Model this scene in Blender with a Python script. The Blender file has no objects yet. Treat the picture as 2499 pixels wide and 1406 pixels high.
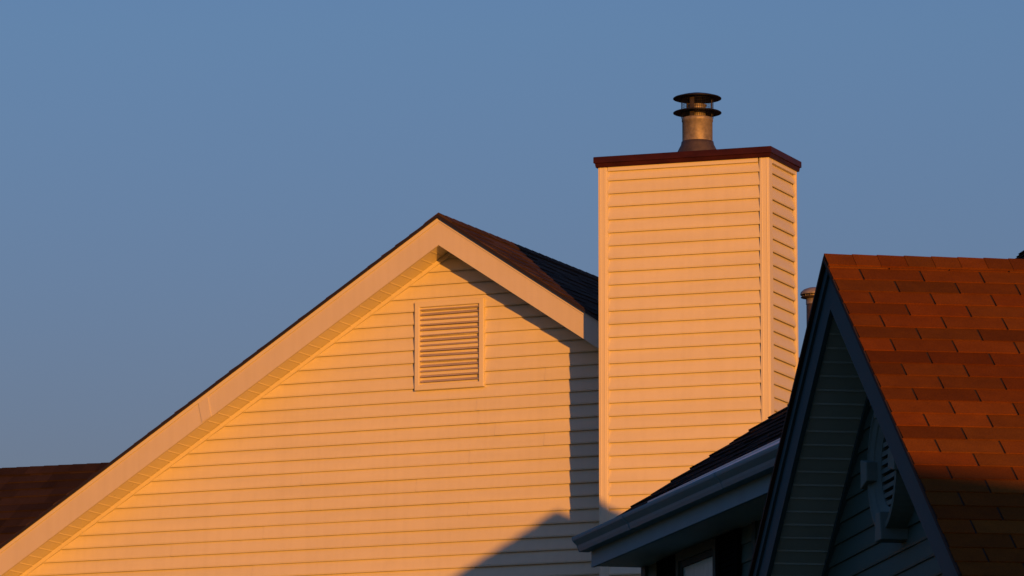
import bpy, math, random
from math import radians, sin, cos, pi
random.seed(7)
sc = bpy.context.scene
C = sc.collection

# ------------------------------------------------------------------ camera
SUN_EL, SUN_AZ = 2.6, 163.5            # degrees above horizon, clockwise from +Y
cam_d = bpy.data.cameras.new("camera")
cam = bpy.data.objects.new("camera", cam_d); C.objects.link(cam)
cam_d.sensor_width = 36.0
cam_d.lens = 180.07
cam_d.clip_start = 0.5
cam_d.clip_end = 6000
cam.location = (0, 0, 1.6)
cam.rotation_euler = (radians(90 + 9.536), 0, 0)
sc.camera = cam

# ------------------------------------------------------------------ world
w = bpy.data.worlds.new("World"); sc.world = w; w.use_nodes = True
nt = w.node_tree; nt.nodes.clear()
out = nt.nodes.new("ShaderNodeOutputWorld")
bg = nt.nodes.new("ShaderNodeBackground")
sky = nt.nodes.new("ShaderNodeTexSky")
sky.sky_type = 'NISHITA'; sky.sun_disc = False
sky.sun_elevation = radians(SUN_EL); sky.sun_rotation = radians(SUN_AZ)
sky.altitude = 200; sky.air_density = 1.5; sky.dust_density = 0.5; sky.ozone_density = 2.5
bg.inputs['Strength'].default_value = 0.15
gain = nt.nodes.new("ShaderNodeMixRGB"); gain.blend_type = 'MULTIPLY'; gain.inputs[0].default_value = 1.0
gain.inputs[2].default_value = (0.81, 1.12, 2.15, 1)      # white balance of the sky light
nt.links.new(sky.outputs[0], gain.inputs[1]); tcw = nt.nodes.new("ShaderNodeTexCoord"); sx = nt.nodes.new("ShaderNodeSeparateXYZ")
mrw = nt.nodes.new("ShaderNodeMapRange"); mrw.inputs[1].default_value = 0.125; mrw.inputs[2].default_value = 0.215
nt.links.new(tcw.outputs['Generated'], sx.inputs[0]); nt.links.new(sx.outputs['Z'], mrw.inputs[0])
low = nt.nodes.new("ShaderNodeMixRGB"); low.inputs[1].default_value = (0.88, 0.80, 1.02, 1); low.inputs[2].default_value = (1, 1, 1, 1)
nt.links.new(mrw.outputs[0], low.inputs[0])                # twilight arch: the sky turns violet-grey near the horizon
tw = nt.nodes.new("ShaderNodeMixRGB"); tw.blend_type = 'MULTIPLY'; tw.inputs[0].default_value = 1.0
nt.links.new(gain.outputs[0], tw.inputs[1]); nt.links.new(low.outputs[0], tw.inputs[2])
nt.links.new(tw.outputs[0], bg.inputs[0]); nt.links.new(bg.outputs[0], out.inputs[0])

# ------------------------------------------------------------------ sun
sd = bpy.data.lights.new("sun", 'SUN'); so = bpy.data.objects.new("sun", sd); C.objects.link(so)
sd.energy = 4.1; sd.angle = radians(0.5); sd.color = (1.0, 0.362, 0.048)
so.rotation_euler = (radians(90 - SUN_EL), 0, radians(180 - SUN_AZ))
so.location = (10, -30, 20)

sc.view_settings.view_transform = 'Standard'
sc.view_settings.look = 'None'
sc.view_settings.exposure = 0.0
sc.view_settings.gamma = 1.0
sc.view_settings.use_curve_mapping = False
sc.render.engine = 'CYCLES'
sc.cycles.max_bounces = 8
sc.cycles.diffuse_bounces = 6

# ------------------------------------------------------------------ materials
MATS = {}
def mat(name, col, rough=0.6, metal=0.0, var=0.06, vscale=6.0, bump=0.0, bscale=80.0, wave=0.0,
        spec=0.5, tint=False, stretch=(1, 1, 1), grain=0.0, streak=0.0):
    if name in MATS: return MATS[name]
    m = bpy.data.materials.new(name); m.use_nodes = True
    n = m.node_tree; b = n.nodes['Principled BSDF']; L = n.links.new
    b.inputs['Roughness'].default_value = rough; b.inputs['Metallic'].default_value = metal
    b.inputs['Specular IOR Level'].default_value = spec
    tc = n.nodes.new('ShaderNodeTexCoord'); mp = n.nodes.new('ShaderNodeMapping')
    mp.inputs['Scale'].default_value = stretch
    L(tc.outputs['Object'], mp.inputs[0])
    nz = n.nodes.new('ShaderNodeTexNoise'); nz.inputs['Scale'].default_value = vscale
    nz.inputs['Detail'].default_value = 5; nz.inputs['Roughness'].default_value = 0.6
    L(mp.outputs[0], nz.inputs['Vector'])
    mr = n.nodes.new('ShaderNodeMapRange'); mr.inputs[1].default_value = 0.3; mr.inputs[2].default_value = 0.7
    mr.inputs[3].default_value = 1 - var; mr.inputs[4].default_value = 1 + var
    L(nz.outputs[0], mr.inputs[0])
    mul = n.nodes.new('ShaderNodeMixRGB'); mul.blend_type = 'MULTIPLY'; mul.inputs[0].default_value = 1
    mul.inputs[1].default_value = (*col, 1); L(mr.outputs[0], mul.inputs[2])
    last = mul.outputs[0]
    if streak:                      # faint rain streaks running down the boards
        sm = n.nodes.new('ShaderNodeMapping'); sm.inputs['Scale'].default_value = (22, 22, 0.7)
        L(tc.outputs['Object'], sm.inputs[0])
        sn = n.nodes.new('ShaderNodeTexNoise'); sn.inputs['Scale'].default_value = 1.0; sn.inputs['Detail'].default_value = 3
        L(sm.outputs[0], sn.inputs['Vector'])
        sr = n.nodes.new('ShaderNodeMapRange'); sr.inputs[1].default_value = 0.42; sr.inputs[2].default_value = 0.72
        sr.inputs[3].default_value = 1 + streak * 0.4; sr.inputs[4].default_value = 1 - streak
        L(sn.outputs[0], sr.inputs[0])
        ms = n.nodes.new('ShaderNodeMixRGB'); ms.blend_type = 'MULTIPLY'; ms.inputs[0].default_value = 1
        L(last, ms.inputs[1]); L(sr.outputs[0], ms.inputs[2]); last = ms.outputs[0]
    if grain:
        g = n.nodes.new('ShaderNodeTexNoise'); g.inputs['Scale'].default_value = 260; g.inputs['Detail'].default_value = 3
        L(tc.outputs['Object'], g.inputs['Vector'])
        gr = n.nodes.new('ShaderNodeMapRange'); gr.inputs[1].default_value = 0.35; gr.inputs[2].default_value = 0.65
        gr.inputs[3].default_value = 1 - grain; gr.inputs[4].default_value = 1 + grain
        L(g.outputs[0], gr.inputs[0])
        m2 = n.nodes.new('ShaderNodeMixRGB'); m2.blend_type = 'MULTIPLY'; m2.inputs[0].default_value = 1
        L(last, m2.inputs[1]); L(gr.outputs[0], m2.inputs[2]); last = m2.outputs[0]
    if tint:
        at = n.nodes.new('ShaderNodeAttribute'); at.attribute_name = 'tint'
        m3 = n.nodes.new('ShaderNodeMixRGB'); m3.blend_type = 'MULTIPLY'; m3.inputs[0].default_value = 1
        L(last, m3.inputs[1]); L(at.outputs['Color'], m3.inputs[2]); last = m3.outputs[0]
    L(last, b.inputs['Base Color'])
    # roughness breakup
    rr = n.nodes.new('ShaderNodeMapRange'); rr.inputs[3].default_value = max(0.02, rough - 0.08); rr.inputs[4].default_value = min(1, rough + 0.08)
    L(nz.outputs[0], rr.inputs[0]); L(rr.outputs[0], b.inputs['Roughness'])
    nrm = None
    if wave:
        wn = n.nodes.new('ShaderNodeTexNoise'); wn.inputs['Scale'].default_value = 1.0; wn.inputs['Detail'].default_value = 1.5
        wm = n.nodes.new('ShaderNodeMapping'); wm.inputs['Scale'].default_value = (1.1, 1.1, 9.0)
        L(tc.outputs['Object'], wm.inputs[0]); L(wm.outputs[0], wn.inputs['Vector'])
        bp = n.nodes.new('ShaderNodeBump'); bp.inputs['Strength'].default_value = 1.0; bp.inputs['Distance'].default_value = wave
        L(wn.outputs[0], bp.inputs['Height']); nrm = bp
    if bump:
        bn = n.nodes.new('ShaderNodeTexNoise'); bn.inputs['Scale'].default_value = bscale; bn.inputs['Detail'].default_value = 4
        L(tc.outputs['Object'], bn.inputs['Vector'])
        b2 = n.nodes.new('ShaderNodeBump'); b2.inputs['Strength'].default_value = 1.0; b2.inputs['Distance'].default_value = bump
        L(bn.outputs[0], b2.inputs['Height'])
        if nrm: L(nrm.outputs[0], b2.inputs['Normal'])
        nrm = b2
    if nrm: L(nrm.outputs[0], b.inputs['Normal'])
    MATS[name] = m
    return m

CREAM = mat('cream_vinyl_siding', (0.69, 0.645, 0.455), 0.45, streak=0.03, var=0.045, vscale=1.4, wave=0.006, bump=0.0003, bscale=220, stretch=(0.6, 0.6, 5), spec=0.3)
CREAM_TRIM = mat('cream_trim', (0.70, 0.655, 0.47), 0.45, var=0.03, vscale=2, wave=0.002, spec=0.3)
CREAM_FASCIA = mat('cream_coated_fascia', (0.64, 0.595, 0.455), 0.4, streak=0.03, var=0.04, vscale=1.2, wave=0.004, spec=0.35)
SOFFIT = mat('cream_soffit', (0.72, 0.665, 0.42), 0.30, var=0.05, vscale=2, wave=0.002, spec=0.6)
LOUVRE = mat('weathered_louvre', (0.47, 0.40, 0.34), 0.7, var=0.10, vscale=9, bump=0.0004)
DARKVOID = mat('vent_void', (0.05, 0.04, 0.035), 0.9)
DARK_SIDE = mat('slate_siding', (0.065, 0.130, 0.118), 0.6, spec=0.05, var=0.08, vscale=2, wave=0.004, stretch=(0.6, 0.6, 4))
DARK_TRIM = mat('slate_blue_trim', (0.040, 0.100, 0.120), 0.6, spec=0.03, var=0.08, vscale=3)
DARK_SOFFIT = mat('slate_soffit', (0.30, 0.46, 0.46), 0.55, spec=0.2, var=0.08, vscale=3)
DARK_VENT = mat('slate_gable_vent', (0.120, 0.190, 0.175), 0.6, spec=0.05, var=0.08, vscale=10, wave=0.002)
SHUTTER = mat('black_shutter', (0.006, 0.008, 0.009), 0.6, spec=0.0)
SH_RED = mat('red_brown_shingle', (0.150, 0.043, 0.0045), 0.9, var=0.12, vscale=9, bump=0.0012, bscale=300, tint=True, grain=0.28, spec=0.05)
SH_BRN = mat('brown_laminate_shingle', (0.066, 0.040, 0.027), 0.95, var=0.12, vscale=5, bump=0.0015, bscale=240, tint=True, grain=0.3, spec=0.05)
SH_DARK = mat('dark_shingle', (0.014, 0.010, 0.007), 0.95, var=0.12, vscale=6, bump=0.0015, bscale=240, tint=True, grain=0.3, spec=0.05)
FELT = mat('asphalt_felt', (0.026, 0.012, 0.004), 0.95, grain=0.3)
DRIP = mat('brown_drip_edge', (0.014, 0.008, 0.005), 0.6)
CAPM = mat('brown_painted_metal', (0.036, 0.0065, 0.0030), 0.45, spec=0.2, var=0.35, vscale=5, bump=0.002, bscale=9, stretch=(1, 1, 3))
GALV = mat('galvanised_steel', (0.27, 0.245, 0.20), 0.55, metal=0.4, var=0.30, vscale=26, bump=0.0010, bscale=60)
GALV_D = mat('tarnished_steel', (0.085, 0.07, 0.062), 0.6, metal=0.5, var=0.25, vscale=20)
BLACKM = mat('near_black_metal', (0.012, 0.014, 0.016), 0.5, metal=0.3, var=0.2)  # discs' unlit undersides put into the near-black base colour; wires share it
FLASH = mat('roof_flashing', (0.42, 0.40, 0.42), 0.35, metal=0.6, var=0.15, vscale=4, bump=0.002, bscale=4)
GUTTER = mat('grey_gutter', (0.14, 0.30, 0.36), 0.55, spec=0.08, var=0.08, vscale=3)
GLASS = mat('window_glass', (0.02, 0.025, 0.03), 0.06, spec=1.0, var=0.02, bump=0.0)
CURT = mat('curtain', (0.5, 0.5, 0.5), 0.9)
GRASS = mat('lawn_grass', (0.05, 0.075, 0.025), 0.95, var=0.4, vscale=0.6, bump=0.02, bscale=30)
ASPH = mat('asphalt', (0.05, 0.05, 0.05), 0.9, var=0.2, bump=0.004)

# ------------------------------------------------------------------ mesh helpers
class MB:
    """collects faces, builds ONE mesh object"""
    def __init__(s): s.v = []; s.f = []; s.t = []; s.sm = []
    def face(s, pts, tint=1.0, smooth=False):
        i = len(s.v); s.v += [tuple(p) for p in pts]; s.f.append(tuple(range(i, i + len(pts)))); s.t.append(tint); s.sm.append(smooth)
    def hexa(s, p, tint=1.0):
        """p: 8 points, 0-3 bottom loop, 4-7 top loop"""
        for q in ((3, 2, 1, 0), (4, 5, 6, 7), (0, 1, 5, 4), (1, 2, 6, 5), (2, 3, 7, 6), (3, 0, 4, 7)):
            s.face([p[k] for k in q], tint)
    def box(s, x0, x1, y0, y1, z0, z1, tint=1.0):
        s.hexa([(x0, y0, z0), (x1, y0, z0), (x1, y1, z0), (x0, y1, z0), (x0, y0, z1), (x1, y0, z1), (x1, y1, z1), (x0, y1, z1)], tint)
    def extrude(s, prof, fa, fb, closed=True, caps=True, smooth=False):
        """prof: list of 2-D points; fa, fb map a 2-D point to the two ends"""
        n = len(prof)
        for i in range(n if closed else n - 1):
            j = (i + 1) % n
            s.face([fa(prof[i]), fa(prof[j]), fb(prof[j]), fb(prof[i])], 1.0, smooth)
        if caps and closed:
            s.face([fa(p) for p in prof][::-1]); s.face([fb(p) for p in prof])
    def lathe(s, c, prof, n=48, smooth=True):
        """prof: (r, z) pairs round a vertical axis at c"""
        idx = []
        for r, z in prof:
            row = []
            for k in range(n):
                a = 2 * pi * k / n
                s.v.append((c[0] + r * cos(a), c[1] + r * sin(a), z)); row.append(len(s.v) - 1)
            idx.append(row)
        for a, b in zip(idx, idx[1:]):
            for k in range(n):
                j = (k + 1) % n
                s.f.append((a[k], a[j], b[j], b[k])); s.t.append(1.0); s.sm.append(smooth)
    def build(s, name, m, parent=None, bevel=0, tag=None, merge=False):
        me = bpy.data.meshes.new(name); me.from_pydata(s.v, [], s.f); me.update()
        ca = me.color_attributes.new('tint', 'FLOAT_COLOR', 'CORNER')
        for p, t, sm in zip(me.polygons, s.t, s.sm):
            p.use_smooth = sm
            c = (t, t, t, 1) if not isinstance(t, tuple) else (*t, 1)
            for li in p.loop_indices: ca.data[li].color = c
        me.materials.append(m)
        o = bpy.data.objects.new(name, me); C.objects.link(o)
        if parent: o.parent = parent
        if merge or bevel:
            import bmesh
            bm = bmesh.new(); bm.from_mesh(me); bmesh.ops.remove_doubles(bm, verts=bm.verts, dist=1e-5)
            bmesh.ops.recalc_face_normals(bm, faces=bm.faces); bm.to_mesh(me); bm.free()
        if bevel:
            b = o.modifiers.new('bevel', 'BEVEL'); b.width = bevel; b.segments = 2; b.limit_method = 'ANGLE'
        return o

def thing(name, label, cat, loc, az_u, group=None):
    """Empty; its local x axis points to compass azimuth az_u (degrees clockwise from +Y)"""
    o = bpy.data.objects.new(name, None); C.objects.link(o)
    o.location = loc; o.rotation_euler = (0, 0, radians(90 - az_u))
    o['label'] = label; o['category'] = cat
    if group: o['group'] = group
    return o

def siding(mb, A, d, L, z0, z1, out, pitch, lip=0.015, clip=None, seams=3.66, first=0.0, inset=0.004, rnd=None):
    """lapped boards: A start point (x,y), d unit direction, out unit outward normal;
       clip(z) -> (s0, s1) limits the run at a height (gables)"""
    rnd = rnd or random.Random(3)
    k = 0
    z = z0
    while z < z1 - 1e-6:
        zt = min(z + pitch, z1)
        a0, a1 = clip(z) if clip else (0, L)
        b0, b1 = clip(zt) if clip else (0, L)
        if a1 > a0:
            if b1 < b0: b0 = b1 = (b0 + b1) / 2
            # panel joints: adjacent panels overlap by a hair
            js = []
            p = a0 + rnd.uniform(0.5, seams)
            while p < a1 - 0.3:
                js.append(p); p += seams
            ends = [None] + js + [None]
            for i in range(len(ends) - 1):
                lo0 = a0 if ends[i] is None else ends[i]; lo1 = b0 if ends[i] is None else min(max(ends[i], b0), b1)
                hi0 = a1 if ends[i + 1] is None else ends[i + 1] + 0.02; hi1 = b1 if ends[i + 1] is None else min(max(ends[i + 1] + 0.02, b0), b1)
                o = 0.0030 * (i % 2) + rnd.uniform(-0.0005, 0.0005)
                def P(s, off, zz): return (A[0] + d[0] * s + out[0] * off, A[1] + d[1] * s + out[1] * off, zz)
                zm = z + 0.012
                f = 0.012 / pitch
                lm, hm = lo0 + (lo1 - lo0) * f, hi0 + (hi1 - hi0) * f
                # face, rolled butt edge, underside
                mb.face([P(lm, lip + o, zm), P(hm, lip + o, zm), P(hi1, inset + o, zt), P(lo1, inset + o, zt)])
                mb.face([P(lo0, lip - 0.002 + o, z), P(hi0, lip - 0.002 + o, z), P(hm, lip + o, zm), P(lm, lip + o, zm)])
                mid = max(lip - 0.013, 0.0005)
                mb.face([P(lo0, mid, z), P(hi0, mid, z), P(hi0, lip - 0.002 + o, z), P(lo0, lip - 0.002 + o, z)])
                if lip > 0.02:          # hollow behind the butt edge: the board below runs up into it
                    mb.face([P(lo0, mid, z), P(hi0, mid, z), P(hi0, mid, z + 0.025), P(lo0, mid, z + 0.025)])
                    mb.face([P(lo0, 0.0, z), P(hi0, 0.0, z), P(hi0, 0.0, z + 0.025), P(lo0, 0.0, z + 0.025)])
        z += pitch; k += 1

def slope_shingles(mb, S, length, run, expo, tabw, slot, thick, rnd, tints, skip_top=0.0, jitter=0.0):
    """S(s, t, h): s along the ridge, t down the slope, h above the deck"""
    n = int(math.ceil(run / expo))
    for k in range(n):
        t0, t1 = k * expo, min((k + 1) * expo, run + 0.01)
        s = -(tabw * 0.5 if k % 2 else 0.0)
        row = 1.0 if jitter else rnd.choice((0.84, 0.94, 1.0, 1.06, 1.14))
        if jitter: s = -rnd.uniform(0, tabw)
        while s < length:
            wd = tabw if not jitter else tabw * rnd.uniform(1 - jitter, 1 + jitter)
            a, b = max(0.0, s + slot / 2), min(length, s + wd - slot / 2)
            if b - a > 0.01:
                th = thick if not jitter else thick * rnd.choice((0.55, 1.0, 1.35))
                e = rnd.uniform(-0.002, 0.002)
                h1 = th + 0.002; h0 = 0.003
                tt = t0 - 0.004
                p = [S(a, tt, 0.0012), S(b, tt, 0.0012), S(b, t1 + e, 0.0012), S(a, t1 + e, 0.0012),
                     S(a, tt, h0), S(b, tt, h0), S(b, t1 + e, h1), S(a, t1 + e, h1)]
                tn = tuple(c * row for c in tints(rnd)) if not jitter else tints(rnd)
                mb.hexa(p, tn)
            s += wd

def gable_roof(root, name, apex, tl, tr, wl, wr, length, over, shm, feltm, expo, tabw, slot, thick, tints, jitter=0.0, cap_w=0.13, seed=1, edge=0.03, bord=0.014):
    """roof in the thing's own axes: x right, y into the building, z up; ridge at x=0.
       children: roof (deck) with sub-parts shingles (two slopes) and ridge caps"""
    rnd = random.Random(seed)
    zr = lambda x: apex - (tl * -x if x < 0 else tr * x)
    deck = MB()
    T = 0.024
    # deck: closed thin prism, shingle edge line shows as a dark line over the rake board
    y0, y1 = -edge, length + edge
    for sgn, t, wd in ((-1, tl, wl), (1, tr, wr)):
        xs = sgn * wd
        p = [(0, y0, apex - T), (xs, y0, apex - t * wd - T), (xs, y1, apex - t * wd - T), (0, y1, apex - T),
             (0, y0, apex), (xs, y0, apex - t * wd), (xs, y1, apex - t * wd), (0, y1, apex)]
        deck.hexa(p)
    roof = deck.build('roof', feltm, root)
    for sgn, t, wd in ((-1, tl, wl), (1, tr, wr)):
        c = 1 / math.sqrt(1 + t * t); sn = t * c
        def S(s, q, h, sgn=sgn, c=c, sn=sn):
            return (sgn * (q * c + h * sn), y0 + bord + s, apex - q * sn + h * c)
        mb = MB()
        slope_shingles(mb, S, y1 - y0 - 2 * bord, wd / c + 0.02, expo, tabw, slot, thick, rnd, tints, jitter=jitter)
        mb.build('shingle_slope', shm, roof)
    # ridge caps
    mb = MB(); y = y0 + 2 * bord + 0.002; i = 0
    while y < y1:
        l = 0.30; e = rnd.uniform(-0.004, 0.004); tn = tints(rnd)
        ha, hb = thick + 0.010, thick + 0.004
        cw = cap_w + rnd.uniform(-0.004, 0.004)
        for sgn, t in ((-1, tl), (1, tr)):
            c = 1 / math.sqrt(1 + t * t); sn = t * c
            q = lambda s, yy, h: (sgn * (s * c + h * sn), yy, apex - s * sn + h * c)
            top = [(0, y + e, apex + ha * 1.15), (0, min(y + l, y1), apex + hb * 1.15), q(cw, min(y + l, y1), hb), q(cw, y + e, ha)]
            bot = [(0, y + e, apex + 0.004), (0, min(y + l, y1), apex + 0.004), q(cw, min(y + l, y1), 0.003), q(cw, y + e, 0.003)]
            mb.hexa(bot + top, tn)
        y += expo
    mb.build('ridge_cap', shm, roof)
    return roof

def rake_board(root, apex, t, wd, sgn, y0, th, top, bot, m, strip=None, stripm=None, label=None):
    """sloping fascia board under the roof edge"""
    mb = MB()
    zt = lambda x: apex - t * x - top
    p = []
    for yy in (y0, y0 + th):
        p.append([(0, yy, apex - bot), (sgn * wd, yy, apex - t * wd - bot), (sgn * wd, yy, apex - t * wd - top), (0, yy, apex - top)])
    a, b = p
    mb.hexa([a[0], a[1], b[1], b[0], a[3], a[2], b[2], b[3]])
    o = mb.build('rake_fascia', m, root)
    if strip:
        sm = MB(); d0, d1, pr = strip
        a = [(0, y0 - pr, apex - d1), (sgn * wd, y0 - pr, apex - t * wd - d1), (sgn * wd, y0 - pr, apex - t * wd - d0), (0, y0 - pr, apex - d0)]
        b = [(x, y0 - 0.0005, z) for x, _, z in a]
        sm.hexa([a[0], a[1], b[1], b[0], a[3], a[2], b[2], b[3]])
        sm.build('drip_strip', stripm or m, o)
    return o

def rake_soffit(root, apex, t, wd, sgn, y0, y1, drop, m, pitch=0.1, rib=0.0035, name='rake_soffit'):
    """sloping underside of the roof overhang, in ribbed panels"""
    mb = MB(); c = 1 / math.sqrt(1 + t * t); n = int(wd / c / pitch) + 1
    # profile along the slope: flat panel, small V groove
    prof = [(0.0, 0.0)]
    for k in range(n):
        q = k * pitch
        prof += [(q + pitch - 0.014, 0.0), (q + pitch - 0.009, -rib), (q + pitch - 0.003, rib * 0.9), (q + pitch, 0.0)]
    def P(q, h, y):
        x = q * c
        return (sgn * min(x, wd) , y, apex - t * min(x, wd) - drop + h)
    for (qa, ha), (qb, hb) in zip(prof, prof[1:]):
        if qa * c > wd: break
        mb.face([P(qa, ha, y0), P(qb, hb, y0), P(qb, hb, y1), P(qa, ha, y1)])
        mb.face([P(qa, ha + 0.012, y0), P(qa, ha + 0.012, y1), P(qb, hb + 0.012, y1), P(qb, hb + 0.012, y0)])
    return mb.build(name, m, root)

def sloped_strip(mb, apex, t, wd, sgn, y0, y1, d0, d1, x0=0.0):
    a = [(sgn * x0, y0, apex - t * x0 - d1), (sgn * wd, y0, apex - t * wd - d1), (sgn * wd, y0, apex - t * wd - d0), (sgn * x0, y0, apex - t * x0 - d0)]
    b = [(x, y1, z) for x, _, z in a]
    mb.hexa([a[0], a[1], b[1], b[0], a[3], a[2], b[2], b[3]])

# ------------------------------------------------------------------ ground
g = MB()
N = 24; R = 2500.0
for i in range(N):
    for j in range(N):
        x0, x1 = -R + 2 * R * i / N, -R + 2 * R * (i + 1) / N
        y0, y1 = -R + 2 * R * j / N, -R + 2 * R * (j + 1) / N
        g.face([(x0, y0, 0), (x1, y0, 0), (x1, y1, 0), (x0, y1, 0)])
o = g.build('ground', GRASS); o['kind'] = 'structure'

# ================================================================== LIT HOUSE
AX, AY, AZ = -0.5780, 39.5995, 8.835
U, V = 113.5, 23.5
house = thing('house', 'cream sided house with a sunlit gable, rectangular louvred vent and tall boxed chimney', 'house', (AX, AY, 0), U)
TL, TR, WL, WR, LEN, OH = 0.630, 0.668, 4.9, 4.9, 12.0, 0.30
PITCH = 0.1026
tA = lambda r: (lambda b: (b * r.uniform(0.97, 1.05), b * r.uniform(0.97, 1.03), b))(r.choice((0.7, 0.85, 1.0, 1.0, 1.15, 1.3)))
gable_roof(house, 'roof', AZ, TL, TR, WL, WR, LEN, OH, SH_BRN, DRIP, 0.143, 0.24, 0.0, 0.007, tA, jitter=0.45, seed=4, edge=0.028)
FD = 0.240
rake_board(house, AZ, TL, WL, -1, 0.0, 0.022, 0.025, FD, CREAM_FASCIA, (0.0245, 0.056, 0.010), CREAM_TRIM)
rake_board(house, AZ, TR, WR, 1, 0.0, 0.022, 0.025, FD, CREAM_FASCIA, (0.0245, 0.052, 0.004), CREAM_FASCIA)
rake_soffit(house, AZ, TL, WL, -1, 0.022, OH + 0.01, FD - 0.012, SOFFIT, 0.105, 0.0048)
rake_soffit(house, AZ, TR, WR, 1, 0.022, OH + 0.01, FD - 0.012, SOFFIT, 0.105, 0.0048)
# gable wall of lapped siding
wz = lambda x: AZ - FD + 0.03 - (TL * -x if x < 0 else TR * x)
def clipA(z):
    h = AZ - FD + 0.03 - z
    return (-min(h / TL, WL - 0.35) , min(h / TR, WR - 0.35))
zb = 7.7161 - 74 * PITCH
mb = MB()
siding(mb, (0, OH), (1, 0), 0, zb, AZ - FD, (0, -1), PITCH, 0.026, clipA, rnd=random.Random(11))
wall = mb.build('gable_wall', CREAM, house)
mb = MB()
e = 0.30
mb.box(-WL + e + .08, WL - e - .08, OH + 0.02, LEN - OH, 0, AZ - TR * (WR - e) - 0.3)
wk = mb.build('wall_core', CREAM, house)
# back gable + side walls in siding
mb = MB()
siding(mb, (0, LEN - OH), (-1, 0), 0, zb, AZ - FD, (0, 1), PITCH, 0.016, lambda z: (-min((AZ - FD + 0.03 - z) / TR, WR - .35), min((AZ - FD + 0.03 - z) / TL, WL - .35)))
mb.build('gable_wall', CREAM, house)
for sg, WD, T_ in ((-1, WL, TL), (1, WR, TR)):
    mb = MB()
    x = sg * (WD - 0.35)
    siding(mb, (x, LEN - OH) if sg < 0 else (x, OH), (0, -1) if sg < 0 else (0, 1), LEN - 2 * OH, zb, AZ - T_ * WD - FD + 0.03, (sg, 0), PITCH)
    mb.build('side_wall', CREAM, house)
    mb = MB(); ez = AZ - T_ * WD
    mb.box(min(sg * WD, sg * (WD - 0.02)), max(sg * WD, sg * (WD - 0.02)), 0.0225, LEN - .0225, ez - FD, ez - 0.018)
    mb.build('eave_fascia', CREAM_FASCIA, house)
    mb = MB(); mb.box(min(sg * (WD - .02), sg * (WD - 0.36)), max(sg * (WD - .02), sg * (WD - 0.36)), 0.0225, LEN - .0225, ez - FD + 0.02, ez - FD + 0.03)
    mb.build('eave_soffit', CREAM_TRIM, house)
rake_board(house, AZ, TL, WL, -1, LEN - 0.022, 0.022, 0.025, FD, CREAM_FASCIA)
rake_board(house, AZ, TR, WR, 1, LEN - 0.022, 0.022, 0.025, FD, CREAM_FASCIA)
rake_soffit(house, AZ, TL, WL, -1, LEN - OH, LEN - 0.022, FD - 0.012, SOFFIT, 0.105, 0.0048)
rake_soffit(house, AZ, TR, WR, 1, LEN - OH, LEN - 0.022, FD - 0.012, SOFFIT, 0.105, 0.0048)
# trim channel between soffit and siding
mb = MB()
sloped_strip(mb, AZ, TL, WL - 0.36, -1, OH - 0.034, OH - 0.002, FD - 0.010, FD + 0.026)
sloped_strip(mb, AZ, TR, WR - 0.36, 1, OH - 0.0335, OH - 0.002, FD - 0.010, FD + 0.026, 0.03)
mb.build('soffit_channel', CREAM_TRIM, house)
# joint in the left rake board
mb = MB()
h = 2.02; th_ = 0.006
for (xa, xb, pr) in ((-1.98, -2.05, 0.007),):
    a = [(xb - 0.01, -pr, AZ + TL * xb - FD + 0.001), (xa, -pr, AZ + TL * xa - FD + 0.001), (xa - 0.035, -pr, AZ + TL * (xa - 0.035) - 0.052), (xb - 0.045, -pr, AZ + TL * (xb - 0.045) - 0.052)]
    b = [(x, -0.0004, z) for x, _, z in a]
    mb.hexa([a[0], a[1], b[1], b[0], a[3], a[2], b[2], b[3]])
mb.build('fascia_joint', CREAM_FASCIA, house)

# gable vent
vx0, vx1, vz0, vz1 = -0.322, 0.276, 7.492, 8.197
yf = OH - 0.045
mb = MB(); bw = 0.043
def frame_ring(mb, x0, x1, z0, z1, bw, ya, yb, ch=0.008):
    """mitred frame with a chamfered outer edge"""
    for (p, q, r, s) in (((x0, z0), (x1, z0), (x1 - bw, z0 + bw), (x0 + bw, z0 + bw)),
                         ((x1, z0), (x1, z1), (x1 - bw, z1 - bw), (x1 - bw, z0 + bw)),
                         ((x1, z1), (x0, z1), (x0 + bw, z1 - bw), (x1 - bw, z1 - bw)),
                         ((x0, z1), (x0, z0), (x0 + bw, z0 + bw), (x0 + bw, z1 - bw))):
        mb.hexa([(p[0], yb, p[1]), (q[0], yb, q[1]), (r[0], yb, r[1]), (s[0], yb, s[1]),
                 (p[0], ya, p[1]), (q[0], ya, q[1]), (r[0], ya, r[1]), (s[0], ya, s[1])])
frame_ring(mb, vx0, vx1, vz0, vz1, bw, yf, OH + 0.01)
vent = mb.build('gable_vent', CREAM_TRIM, house, bevel=0.006)
mb = MB(); mb.box(vx0 + bw, vx1 - bw, OH - 0.004, OH + 0.008, vz0 + bw, vz1 - bw)
mb.build('vent_backing', DARKVOID, vent)
rv = random.Random(5)
ns = 15; sp = (vz1 - vz0 - 2 * bw) / ns
mb = MB()
for k in range(ns):
    z0 = vz0 + bw + k * sp
    dz = rv.uniform(-0.0022, 0.0022); dz2 = rv.uniform(-0.0022, 0.0022)
    xa, xb = vx0 + bw + 0.001, vx1 - bw - 0.001
    # blade leans outwards to the bottom, gap below it
    gap = 0.0195
    p0 = (yf + 0.006, z0 + gap); p1 = (OH - 0.012, z0 + sp - 0.0005); th = 0.003
    mb.hexa([(xa, p0[0], p0[1] + dz), (xb, p0[0], p0[1] + dz2), (xb, p0[0] + th, p0[1] + dz2 - 0.001), (xa, p0[0] + th, p0[1] + dz - 0.001),
             (xa, p1[0], p1[1] + dz), (xb, p1[0], p1[1] + dz2), (xb, p1[0] + th, p1[1] + dz2), (xa, p1[0] + th, p1[1] + dz)])
mb.build('louvre_blades', LOUVRE, vent)

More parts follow.
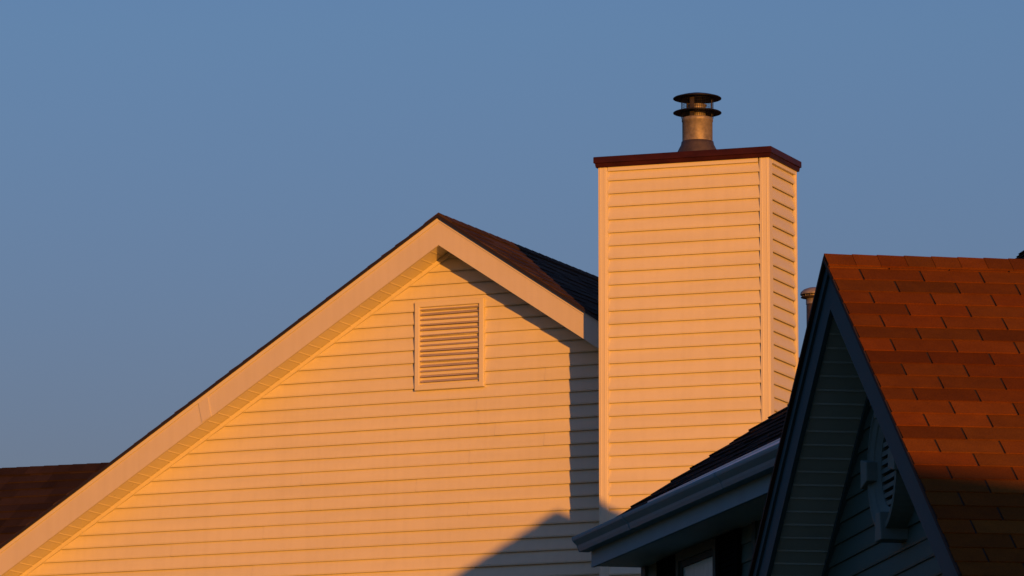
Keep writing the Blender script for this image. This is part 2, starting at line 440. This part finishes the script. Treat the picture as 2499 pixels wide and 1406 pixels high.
# ---------------------------------------------------------- chimney (part of the house), in house axes
import mathutils
house_m = mathutils.Matrix.Translation((AX, AY, 0)) @ mathutils.Matrix.Rotation(radians(90 - U), 4, 'Z')
inv = house_m.inverted()
def loc2(x, y):
    q = inv @ mathutils.Vector((x, y, 0)); return (q.x, q.y)
c0 = loc2(1.9559, 38.3)                       # front right corner
def dv(az):
    q = inv.to_3x3() @ mathutils.Vector((sin(radians(az)), cos(radians(az)), 0)); return (q.x, q.y)
ca, cb = dv(-71.5), dv(22.7)                  # along the front to the left, along the side to the back
CW, CD, CT = 1.3636, 0.636, 9.048
P2 = lambda a, b: (c0[0] + ca[0] * a + cb[0] * b, c0[1] + ca[1] * a + cb[1] * b)
def nrm2(d, s): return (d[1] * s, -d[0] * s)
fl = P2(CW, 0)
PO = 0.076                                    # corner post width
czb = 8.9395 - 87 * 0.1016
outF = nrm2(ca, 1)
if outF[1] > 0: outF = (-outF[0], -outF[1])
outR = nrm2(cb, 1)
if outR[0] < 0: outR = (-outR[0], -outR[1])
outL = (-outR[0], -outR[1])
rec = 0.029                                   # siding sits back from the posts
def shift(p, o, d): return (p[0] + o[0] * d, p[1] + o[1] * d)
mb = MB()
rr = random.Random(21)
siding(mb, shift(P2(CW - PO, 0), outF, -rec), (-ca[0], -ca[1]), CW - 2 * PO, czb, CT - 0.03, outF, 0.1016, 0.026, seams=50, rnd=rr)
siding(mb, shift(P2(0, PO), outR, -rec), cb, CD - 2 * PO + 0.03, czb, CT - 0.03, outR, 0.1016, 0.026, seams=50, rnd=rr)
siding(mb, shift(P2(CW, CD), outL, -rec), (-cb[0], -cb[1]), CD - PO, czb, CT - 0.03, outL, 0.1016, 0.016, seams=50, rnd=rr)
siding(mb, P2(0, CD - 0.02), ca, CW, czb, CT - 0.03, (-outF[0], -outF[1]), 0.1016, 0.016, seams=50, rnd=rr)
chim = mb.build('chimney', CREAM, house); chim['label'] = 'tall boxed chimney in cream lapped siding with a dark brown metal cap'
def vbox(mb, p, q, r, s, z0, z1):
    mb.hexa([(*p, z0), (*q, z0), (*r, z0), (*s, z0), (*p, z1), (*q, z1), (*r, z1), (*s, z1)])
def corner_post(a, b, sa, sb, wa, wb):
    """L-shaped post with a shallow bead; sa, sb: direction of the legs"""
    m2 = MB(); t = 0.026
    vbox(m2, P2(a, b), P2(a + sa * wa, b), P2(a + sa * wa, b + sb * t), P2(a, b + sb * t), 0, CT)
    vbox(m2, P2(a, b + sb * t), P2(a + sa * t, b + sb * t), P2(a + sa * t, b + sb * wb), P2(a, b + sb * wb), 0, CT)
    # raised beads along the post
    ox, oy = outF; q = lambda a_, pr: (P2(a_, b)[0] + outF[0] * pr, P2(a_, b)[1] + outF[1] * pr)
    if b == 0:
        for o0 in (0.014, wa - 0.020):
            a0, a1 = a + sa * o0, a + sa * (o0 + 0.007)
            vbox(m2, q(a0, -0.002), q(a1, -0.002), q(a1, 0.0028), q(a0, 0.0028), 0.01, CT - 0.002)
    return m2.build('corner_post', CREAM_TRIM, chim, bevel=0.004, merge=True)
corner_post(0, 0, 1, 1, PO, PO)
corner_post(CW, 0, -1, 1, PO * 0.9, PO)
corner_post(0, CD, 1, -1, PO, 0.030)
mb = MB()
# return lips beside the posts and the finish strip under the cap
vbox(mb, shift(P2(CW - PO * .9 - 0.010, 0), outF, -0.006), shift(P2(CW - PO * .9 + .001, 0), outF, -0.006), shift(P2(CW - PO * .9 + .001, 0), outF, -0.03), shift(P2(CW - PO * .9 - 0.010, 0), outF, -0.03), 0, CT - 0.001)
mb.build('side_channel', CREAM_TRIM, chim)
mb = MB()
vbox(mb, shift(P2(PO + .012, 0), outF, 0.001), shift(P2(CW - PO * .9 - .010, 0), outF, 0.001), shift(P2(CW - PO * .9 - .010, 0), outF, -0.03), shift(P2(PO + .012, 0), outF, -0.03), CT - 0.034, CT)
vbox(mb, shift(P2(0, PO + .001), outR, 0.001), shift(P2(0, CD - 0.031), outR, 0.001), shift(P2(0, CD - 0.031), outR, -0.03), shift(P2(0, PO + .001), outR, -0.03), CT - 0.034, CT)
mb.build('finish_trim', CREAM_TRIM, chim)
# metal cap: vertical hem, then a skirt drawn in towards the wall
def ring(off): return [P2(-off, -off), P2(CW + off, -off), P2(CW + off, CD + off), P2(-off, CD + off)]
mb = MB()
prof = [(0.006, CT - 0.002), (0.014, CT - 0.004), (0.019, CT + 0.026), (0.028, CT + 0.030), (0.028, CT + 0.074), (0.024, CT + 0.078)]
rs = [[(*p, z) for p in ring(o_)] for o_, z in prof]
for A_, B_ in zip(rs, rs[1:]):
    for k in range(4):
        j = (k + 1) % 4; mb.face([A_[k], A_[j], B_[j], B_[k]])
cx_, cy_ = P2(CW / 2, CD / 2)
topc = (cx_, cy_, CT + 0.105)
for k in range(4): mb.face([rs[-1][k], rs[-1][(k + 1) % 4], topc])
mb.face(rs[0][::-1])
mb.build('chimney_cap', CAPM, chim, merge=True)
fc = (cx_, cy_)
mb = MB(); mb.lathe(fc, [(0.172, CT + 0.075), (0.168, CT + 0.112), (0.128, CT + 0.190), (0.124, CT + 0.214), (0.118, CT + 0.216)])
mb.build('flue_flashing', GALV_D, chim)
mb = MB(); mb.lathe(fc, [(0.117, CT + 0.15), (0.117, 9.418), (0.121, 9.422), (0.121, 9.446), (0.118, 9.450), (0.070, 9.450)])
mb.build('flue_pipe', GALV, chim)
mb = MB(); mb.lathe(fc, [(0.066, 9.44), (0.066, 9.500), (0.071, 9.502), (0.071, 9.508), (0.066, 9.51), (0.066, 9.540), (0.074, 9.545), (0.074, 9.553), (0.060, 9.553)])
mb.build('inner_flue', GALV, chim)
mb = MB(); mb.lathe(fc, [(0.068, 9.512), (0.120, 9.507), (0.180, 9.497), (0.187, 9.493), (0.187, 9.488), (0.180, 9.489), (0.120, 9.497), (0.068, 9.500)])
mb.build('draft_collar', BLACKM, chim)
mb = MB(); mb.lathe(fc, [(0.0005, 9.646), (0.06, 9.642), (0.13, 9.626), (0.180, 9.611), (0.187, 9.606), (0.187, 9.601), (0.181, 9.600), (0.12, 9.606), (0.0005, 9.612)])
mb.build('rain_cap', BLACKM, chim)
# wire screen: real wires between the two discs
mb = MB()
def wire(mb, a, b, r):
    a = mathutils.Vector(a); b = mathutils.Vector(b); d = (b - a).normalized()
    x = d.orthogonal().normalized(); y = d.cross(x)
    A_ = [a + x * r * cos(q) + y * r * sin(q) for q in (0, pi / 2, pi, 3 * pi / 2)]
    B_ = [p + (b - a) for p in A_]
    for k in range(4): mb.face([A_[k], A_[(k + 1) % 4], B_[(k + 1) % 4], B_[k]])
RW = 0.124
nw = 48
for k in range(nw):
    q = 2 * pi * k / nw; x, y = fc[0] + RW * cos(q), fc[1] + RW * sin(q)
    wire(mb, (x, y, 9.448), (x, y, 9.607), 0.0009)
for z in [9.513 + 0.0117 * i for i in range(8)] + [9.462, 9.474, 9.486]:
    for k in range(nw):
        q, q2 = 2 * pi * k / nw, 2 * pi * (k + 1) / nw
        wire(mb, (fc[0] + RW * cos(q), fc[1] + RW * sin(q), z), (fc[0] + RW * cos(q2), fc[1] + RW * sin(q2), z), 0.0007)
mb.build('wire_screen', BLACKM, chim)
# three straps carrying the rain cap
for az in (203, 323, 83):
    mb = MB(); d_ = dv(az); pz = (-d_[1], d_[0]); r0, r1, hw = 0.108, 0.112, 0.017
    q = [(fc[0] + d_[0] * r + pz[0] * s, fc[1] + d_[1] * r + pz[1] * s) for r, s in ((r0, -hw), (r0, hw), (r1, hw), (r1, -hw))]
    vbox(mb, *q, 9.42, 9.607)
    mb.build('cap_strap', GALV_D, chim)

# round vent pipe through the far roof
pw = loc2(2.7513, 46.0)
mb = MB(); mb.lathe(pw, [(0.072, 8.2), (0.072, 9.180), (0.0715, 9.182)])
vp = mb.build('vent_pipe', GALV_D, house); vp['label'] = 'round metal vent pipe with a mushroom cap rising behind the chimney'
mb = MB(); mb.lathe(pw, [(0.076, 9.176), (0.076, 9.225), (0.070, 9.226)]); mb.build('pipe_collar', GALV, vp)
mb = MB(); mb.lathe(pw, [(0.070, 9.226), (0.122, 9.238), (0.122, 9.243), (0.100, 9.246), (0.080, 9.247)]); mb.build('lower_rim', GALV_D, vp)
mb = MB()
for k in range(12):
    q = 2 * pi * k / 12; x, y = pw[0] + .1 * cos(q), pw[1] + .1 * sin(q)
    wire(mb, (x, y, 9.24), (x, y, 9.275), 0.005)
mb.lathe(pw, [(0.085, 9.245), (0.085, 9.272)])
mb.build('cap_grille', GALV, vp)
mb = MB(); mb.lathe(pw, [(0.126, 9.262), (0.128, 9.270), (0.122, 9.288), (0.095, 9.312), (0.05, 9.328), (0.0005, 9.333)]); mb.build('mushroom_cap', GALV, vp)

# ================================================================== DARK HOUSE  (main roof with gutter + front gable)
BX, BY, BZ = 1.5807, 25.1, 5.972
BK = 0.96
dark = thing('house', 'slate grey house in shade with red brown shingles and a round louvred gable vent', 'house', (BX * BK, BY * BK, 0.064), 171.3)
dark.scale = (BK, BK, BK)
TBL, TBR, WBL, WBR, LB, OB = 0.703, 0.685, 2.3, 2.75, 4.4, 0.33
def tB(r):
    b = r.choice((0.76, 0.88, 0.97, 1.04, 1.12)) * r.uniform(0.95, 1.05)
    gch = r.uniform(0.92, 1.22)
    return (b, b * gch, b * gch * gch)
gable_roof(dark, 'roof', BZ, TBL, TBR, WBL, WBR, LB, OB, SH_RED, FELT, 0.1345, 0.305, 0.010, 0.006, tB, seed=9, edge=0.034, cap_w=0.118, bord=0.003)
FB = 0.262
rake_board(dark, BZ, TBL, WBL, -1, 0.0, 0.024, 0.025, FB, DARK_TRIM, (0.0245, 0.09, 0.014), DARK_TRIM)
rake_board(dark, BZ, TBR, WBR, 1, 0.0, 0.024, 0.025, FB, DARK_TRIM)
rake_soffit(dark, BZ, TBL, WBL, -1, 0.024, OB + 0.01, FB - 0.014, DARK_SOFFIT, 0.1016, 0.006)
rake_soffit(dark, BZ, TBR, WBR, 1, 0.024, OB + 0.01, FB - 0.014, DARK_SOFFIT, 0.1016, 0.006)
zbB = 4.9 - 50 * 0.1016
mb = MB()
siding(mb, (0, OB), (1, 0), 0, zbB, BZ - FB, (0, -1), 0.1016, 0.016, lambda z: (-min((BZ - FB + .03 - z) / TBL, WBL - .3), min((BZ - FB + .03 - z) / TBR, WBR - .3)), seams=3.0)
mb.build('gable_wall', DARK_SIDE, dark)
mb = MB()
siding(mb, (WBR - .3, OB), (0, 1), LB - OB, zbB, BZ - WBR * TBR - FB + .03, (1, 0), 0.1016)
mb.build('side_wall', DARK_SIDE, dark)
mb = MB()
siding(mb, (-WBL + .3, LB), (0, -1), LB - OB, zbB, BZ - WBL * TBL - FB + .03, (-1, 0), 0.1016)
mb.build('side_wall', DARK_SIDE, dark)
mb = MB()
mb.box(WBR - 0.02, WBR, 0.0245, LB, BZ - WBR * TBR - FB, BZ - WBR * TBR - 0.018)
mb.build('eave_fascia', DARK_TRIM, dark)
mb = MB(); mb.box(WBR - .32, WBR - .02, .0245, LB, BZ - WBR * TBR - FB + .02, BZ - WBR * TBR - FB + .03); mb.build('eave_soffit', DARK_SOFFIT, dark)
mb = MB()
sloped_strip(mb, BZ, TBL, WBL - 0.32, -1, OB - 0.034, OB - 0.002, FB - 0.012, FB + 0.020)
sloped_strip(mb, BZ, TBR, WBR - 0.32, 1, OB - 0.0335, OB - 0.002, FB - 0.012, FB + 0.020, 0.03)
mb.build('soffit_channel', DARK_TRIM, dark)
# round vent with keystones, slightly proud of the wall
VX, VZ, VP = 0.18, 4.910, 0.120
yv = OB - VP
def disc_ring(mb, r0, r1, ya, yb, n=56):
    for k in range(n):
        a, b = 2 * pi * k / n, 2 * pi * (k + 1) / n
        q = lambda r, y, t: (VX + r * cos(t), y, VZ + r * sin(t))
        mb.hexa([q(r0, yb, a), q(r1, yb, a), q(r1, yb, b), q(r0, yb, b), q(r0, ya, a), q(r1, ya, a), q(r1, ya, b), q(r0, ya, b)])
mb = MB()
vp_ = [(.325, OB + .01), (.325, yv), (.305, yv - .004), (.296, yv + .006), (.262, yv + .018), (.256, yv + .025), (.225, yv + .036), (.205, yv + .044), (.205, OB - .02)]
for (ra, ya_), (rb, yb_) in zip(vp_, vp_[1:]):
    for k in range(56):
        a, b = 2 * pi * k / 56, 2 * pi * (k + 1) / 56
        q = lambda r_, y_, t: (VX + r_ * cos(t), y_, VZ + r_ * sin(t))
        mb.face([q(ra, ya_, a), q(ra, ya_, b), q(rb, yb_, b), q(rb, yb_, a)])
bv = mb.build('gable_vent', DARK_VENT, dark); bv['label'] = 'round louvred gable vent with keystones'
mb = MB()
n = 40
pts = [(VX + .214 * cos(2 * pi * k / n), OB - 0.005, VZ + .214 * sin(2 * pi * k / n)) for k in range(n)]
mb.face(pts); mb.build('vent_backing', DARKVOID, bv)
mb = MB(); ns = 10
for k in range(ns + 1):
    z = VZ - 0.212 + 0.424 * (k) / ns
    zz0, zz1 = z - 0.0115, z + 0.0115
    zmx = max(abs(zz0 - VZ), abs(zz1 - VZ)); h2 = 0.212 ** 2 - min(zmx, 0.2115) ** 2
    hw = math.sqrt(max(h2, 1e-5)) + 0.004
    a = [(VX - hw, yv + 0.046, zz0 - .008), (VX + hw, yv + .046, zz0 - .008), (VX + hw, OB - .012, zz0 + .008), (VX - hw, OB - .012, zz0 + .008)]
    b = [(x, y, z_ + (zz1 - zz0)) for x, y, z_ in a]
    mb.hexa(a + b)
# flat margins left and right of the slot column
mb.build('louvre_blades', DARK_VENT, bv)
for ang in (0, 90, 180, 270):
    t = radians(ang); r0, r1, w0, w1 = 0.235, 0.375, 0.048, 0.074
    q = lambda r, s: (VX + r * cos(t) - s * sin(t), VZ + r * sin(t) + s * cos(t))
    c4 = [q(r0, -w0), q(r1, -w1), q(r1, w1), q(r0, w0)]
    mb = MB()
    mb.hexa([(x, OB + .01, z) for x, z in c4] + [(x, yv - 0.024, z) for x, z in c4])
    mb.build('keystone', DARK_VENT, bv, bevel=0.006)

# main roof of the dark house: built in its own axes, converted to the thing's axes
dm = (mathutils.Matrix.Translation((BX * BK, BY * BK, 0.064)) @ mathutils.Matrix.Rotation(radians(90 - 171.3), 4, 'Z') @ mathutils.Matrix.Scale(BK, 4)).inverted()
CX, CY, CZ = 3.1281, 30.118, 6.915
cm = mathutils.Matrix.Translation((CX, CY, 0)) @ mathutils.Matrix.Rotation(radians(90 - 256.1), 4, 'Z')
tm = dm @ cm
_MB = MB
class TMB(_MB):
    def build(s, *a, **k):
        s.v = [tuple(tm @ mathutils.Vector(p)) for p in s.v]; return _MB.build(s, *a, **k)
TC, WC, LC = 0.6584, 2.765, 4.15
MB = TMB
tC = lambda r: r.choice((0.6, 0.8, 1.0, 1.2))
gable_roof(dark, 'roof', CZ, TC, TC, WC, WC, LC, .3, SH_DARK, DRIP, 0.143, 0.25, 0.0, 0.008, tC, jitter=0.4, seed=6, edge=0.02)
EZ = CZ - TC * WC
FH = 0.195
mb = MB(); mb.box(WC - 0.035, WC - 0.015, 0.0, LC, EZ - FH + .012, EZ - 0.026); mb.build('eave_fascia', GUTTER, dark)
mb = MB(); mb.box(-WC + .015, -WC + .035, 0.0, LC, EZ - FH + .012, EZ - 0.026); mb.build('eave_fascia', GUTTER, dark)
rake_board(dark, CZ, TC, WC - .036, 1, 0.0, 0.02, 0.025, 0.19, GUTTER)
rake_board(dark, CZ, TC, WC - .036, -1, 0.0, 0.02, 0.025, 0.19, GUTTER)
rake_board(dark, CZ, TC, WC - .036, -1, LC - .02, 0.02, 0.025, 0.19, GUTTER)
rake_board(dark, CZ, TC, WC - .036, 1, LC - .02, 0.02, 0.025, 0.19, GUTTER)
WX = 2.4504
mb = MB(); mb.box(WX - 0.01, WC - 0.0355, 0.0205, LC - .02, EZ - FH + .016, EZ - FH + .026); mb.build('eave_soffit', DARK_SOFFIT, dark)
mb = MB(); mb.box(-WC + 0.0355, -WX + 0.01, 0.0205, LC - .02, EZ - FH + .016, EZ - FH + .026); mb.build('eave_soffit', DARK_SOFFIT, dark)
mb = MB()
siding(mb, (WX - .012, 0.05), (0, 1), LC - .1, EZ - FH + .02 - 50 * .1016, EZ - FH + .02, (1, 0), 0.1016, 0.014, seams=50)
mb.build('side_wall', DARK_SIDE, dark)
mb = MB()
siding(mb, (-WX + .012, LC - .05), (0, -1), LC - .1, EZ - FH + .02 - 50 * .1016, EZ - FH + .02, (-1, 0), 0.1016, 0.014, seams=50)
mb.build('side_wall', DARK_SIDE, dark)
for yy, ou, dd in ((0.06, -1, -1), (LC - .06, 1, 1)):
    mb = MB()
    siding(mb, (0, yy), (1, 0), 0, EZ - FH + .02 - 50 * .1016, CZ - .2, (0, ou), 0.1016, 0.014,
           lambda z: (-min((CZ - .16 - z) / TC, WX - .012), min((CZ - .16 - z) / TC, WX - .012)), seams=50)
    mb.build('gable_wall', DARK_SIDE, dark)
# corner board
mb = MB(); mb.box(WX - 0.03, WX + 0.012, 0.035, 0.125, 0, EZ - FH + .0155); mb.build('corner_board', DARK_TRIM, dark)
mb = MB(); mb.box(WX - 0.03, WX + 0.010, 2.27, 2.335, 0, EZ - FH + .0155); mb.build('corner_board', DARK_TRIM, dark)
# K-style gutter along the eave
gz = EZ - 0.006
gx = WC - 0.0145
prof = [(0, 0), (0, -.084), (.062, -.084), (.070, -.066), (.074, -.050), (.090, -.034), (.101, -.022), (.104, -.012), (.104, 0.0), (.094, 0.003), (.094, -.006),
        (.0985, -.008), (.0985, -.018), (.088, -.030), (.070, -.047), (.064, -.066), (.058, -.079), (.004, -.079), (.004, 0)]
mb = MB()
mb.extrude(prof, lambda p: (gx + p[0], -0.035, gz + p[1]), lambda p: (gx + p[0], LC, gz + p[1]))
gt = mb.build('gutter', GUTTER, dark)
mb = MB()
capp = prof[:9]
mb.extrude(capp, lambda p: (gx + p[0] * 1.02, -0.040, gz + p[1] * 1.02), lambda p: (gx + p[0] * 1.02, -0.0355, gz + p[1] * 1.02))
mb.build('gutter_end_cap', GUTTER, gt)
for ys in (1.05, 2.9):          # lapped gutter joints
    mb = MB()
    mb.extrude(capp, lambda p: (gx + 0.001 + p[0] * 1.025, ys, gz + p[1] * 1.025 - .0005), lambda p: (gx + 0.001 + p[0] * 1.025, ys + 0.035, gz + p[1] * 1.025 - .0005))
    mb.build('gutter_joint', GUTTER, gt)
# metal flashing laid as a wedge along the lowest courses of the roof
def onroof(x, y, h=0.0): return (x, y, CZ - TC * x + h)
mb = MB()
def plate(mb, q, h0, h1):
    mb.hexa([onroof(x, y, h0) for x, y in q] + [onroof(x, y, h1) for x, y in q])
plate(mb, [(WC + .008, .6), (WC + .008, 4.0), (WC - .20, 4.0), (WC - .085, .9)], 0.012, 0.018)
plate(mb, [(WC - .082, .98), (WC - .195, 4.0), (WC - .21, 4.0), (WC - .094, .95)], 0.018, 0.026)
plate(mb, [(WC - .020, .9), (WC - .075, 4.0), (WC - .09, 4.0), (WC - .035, .9)], 0.018, 0.027)
mb.build('roof_flashing', FLASH, dark)
# window with frame, sash, curtain behind the pane, and shutters
y0, y1, zt, zb_ = 0.828, 1.628, 4.905, 3.3
def wring(mb, y0, y1, z0, z1, bw, xa, xb):
    for (p, q, r, s) in (((y0, z0), (y1, z0), (y1 - bw, z0 + bw), (y0 + bw, z0 + bw)), ((y1, z0), (y1, z1), (y1 - bw, z1 - bw), (y1 - bw, z0 + bw)),
                         ((y1, z1), (y0, z1), (y0 + bw, z1 - bw), (y1 - bw, z1 - bw)), ((y0, z1), (y0, z0), (y0 + bw, z0 + bw), (y0 + bw, z1 - bw))):
        mb.hexa([(xa, *p), (xa, *q), (xa, *r), (xa, *s), (xb, *p), (xb, *q), (xb, *r), (xb, *s)])
mb = MB(); wring(mb, y0, y1, zb_, zt, 0.052, WX + 0.028, WX - 0.01); wn = mb.build('window', mat('window_frame', (0.045, 0.085, 0.090), 0.6, spec=0.02), dark)
mb = MB(); wring(mb, y0 + .053, y1 - .053, zb_ + .053, zt - .053, 0.034, WX + 0.016, WX - 0.004); mb.build('sash', mat('window_sash', (0.03, 0.06, 0.075), 0.6, spec=0.02), wn)
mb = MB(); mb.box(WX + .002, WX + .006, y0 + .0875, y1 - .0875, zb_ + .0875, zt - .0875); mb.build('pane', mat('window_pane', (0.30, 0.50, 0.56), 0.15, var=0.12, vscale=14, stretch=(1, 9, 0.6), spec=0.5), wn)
for ya, yb in ((y0 - .40, y0 - .012), (y1 + .012, y1 + .42)):
    mb = MB(); wring(mb, ya, yb, zb_, zt, 0.05, WX + 0.028, WX + 0.004)
    z = zb_ + .052
    while z < zt - .08:
        mb.hexa([(WX + .006, ya + .05, z), (WX + .006, yb - .05, z), (WX + .022, yb - .05, z - .002), (WX + .022, ya + .05, z - .002),
                 (WX + .006, ya + .05, z + .03), (WX + .006, yb - .05, z + .03), (WX + .010, yb - .05, z + .03), (WX + .010, ya + .05, z + .03)])
        z += .032
    mb.build('shutter', SHUTTER, dark)
MB = _MB

# ================================================================== FAR HOUSE at the left edge
FX, FY, FZ = -4.736, 47.0, 7.78
far = thing('house', 'brown shingled house roof behind the cream gable at the left edge', 'house', (FX - 6.0, FY + 2.2, 0), 23.5 - 4)
# local x -> into the distance (az ~20), local y -> along the ridge
far.rotation_euler = (0, 0, radians(90 - 200.5 + 0))
# local x points to az 200.5 (towards the viewer); local y to az 110.5 (right along the ridge)
gable_roof(far, 'roof', FZ, 0.7, 0.7, 4.0, 4.0, 12.5, .3, SH_BRN, DRIP, 0.143, 0.20, 0.0, 0.010, lambda r: (lambda b: (b, b, b))(r.choice((.40, .46, .52, .60, .68))), jitter=0.4, seed=14)
for sg in (-1, 1):
    for yy in (0.0, 12.478):
        rake_board(far, FZ, 0.7, 4.0, sg, yy, 0.022, 0.025, 0.2, CREAM_FASCIA)
mb = MB(); fz = FZ - 2.8
siding(mb, (3.65, 0.3), (0, 1), 11.9, fz - .15 - 45 * PITCH, fz - .15, (1, 0), PITCH)
siding(mb, (-3.65, 12.2), (0, -1), 11.9, fz - .15 - 45 * PITCH, fz - .15, (-1, 0), PITCH)
mb.build('side_wall', CREAM, far)
for yy, ou in ((.3, -1), (12.2, 1)):
    mb = MB()
    siding(mb, (0, yy), (1, 0), 0, fz - .15 - 45 * PITCH, FZ - .1, (0, ou), PITCH, clip=lambda z: (-min((FZ - .16 - z) / .7, 3.65), min((FZ - .16 - z) / .7, 3.65)))
    mb.build('gable_wall', CREAM, far)

# ================================================================== NEIGHBOUR towards the sun, unseen; added and shaped to shade the low courses of the red roof
nb = thing('house', 'unseen cream gabled house with a very low brown roof, added to shade the red roof', 'house', (4.0, 12.8, 0), 0)
nb.location = (7.25, 3.2, 0); nb.rotation_euler = (0, 0, radians(90 - 253.5))
NZ, NT = 5.49, 0.19
gable_roof(nb, 'roof', NZ, NT, NT, 3.2, 3.2, 8.0, .3, SH_BRN, DRIP, 0.143, 0.3, 0.0, 0.008, lambda r: r.uniform(.7, 1.2), jitter=0.3, seed=31)
mb = MB()
NE = NZ - NT * 3.2 - .05
siding(mb, (2.9, .3), (0, 1), 7.4, NE - 47 * PITCH, NE, (1, 0), PITCH)
siding(mb, (-2.9, 7.7), (0, -1), 7.4, NE - 47 * PITCH, NE, (-1, 0), PITCH)
for yy, ou in ((.3, -1), (7.7, 1)):
    siding(mb, (0, yy), (1, 0), 0, NE - 47 * PITCH, NZ - .05, (0, ou), PITCH, clip=lambda z: (-min((NZ - .05 - z) / NT, 2.9), min((NZ - .05 - z) / NT, 2.9)))
mb.build('wall', CREAM, nb)
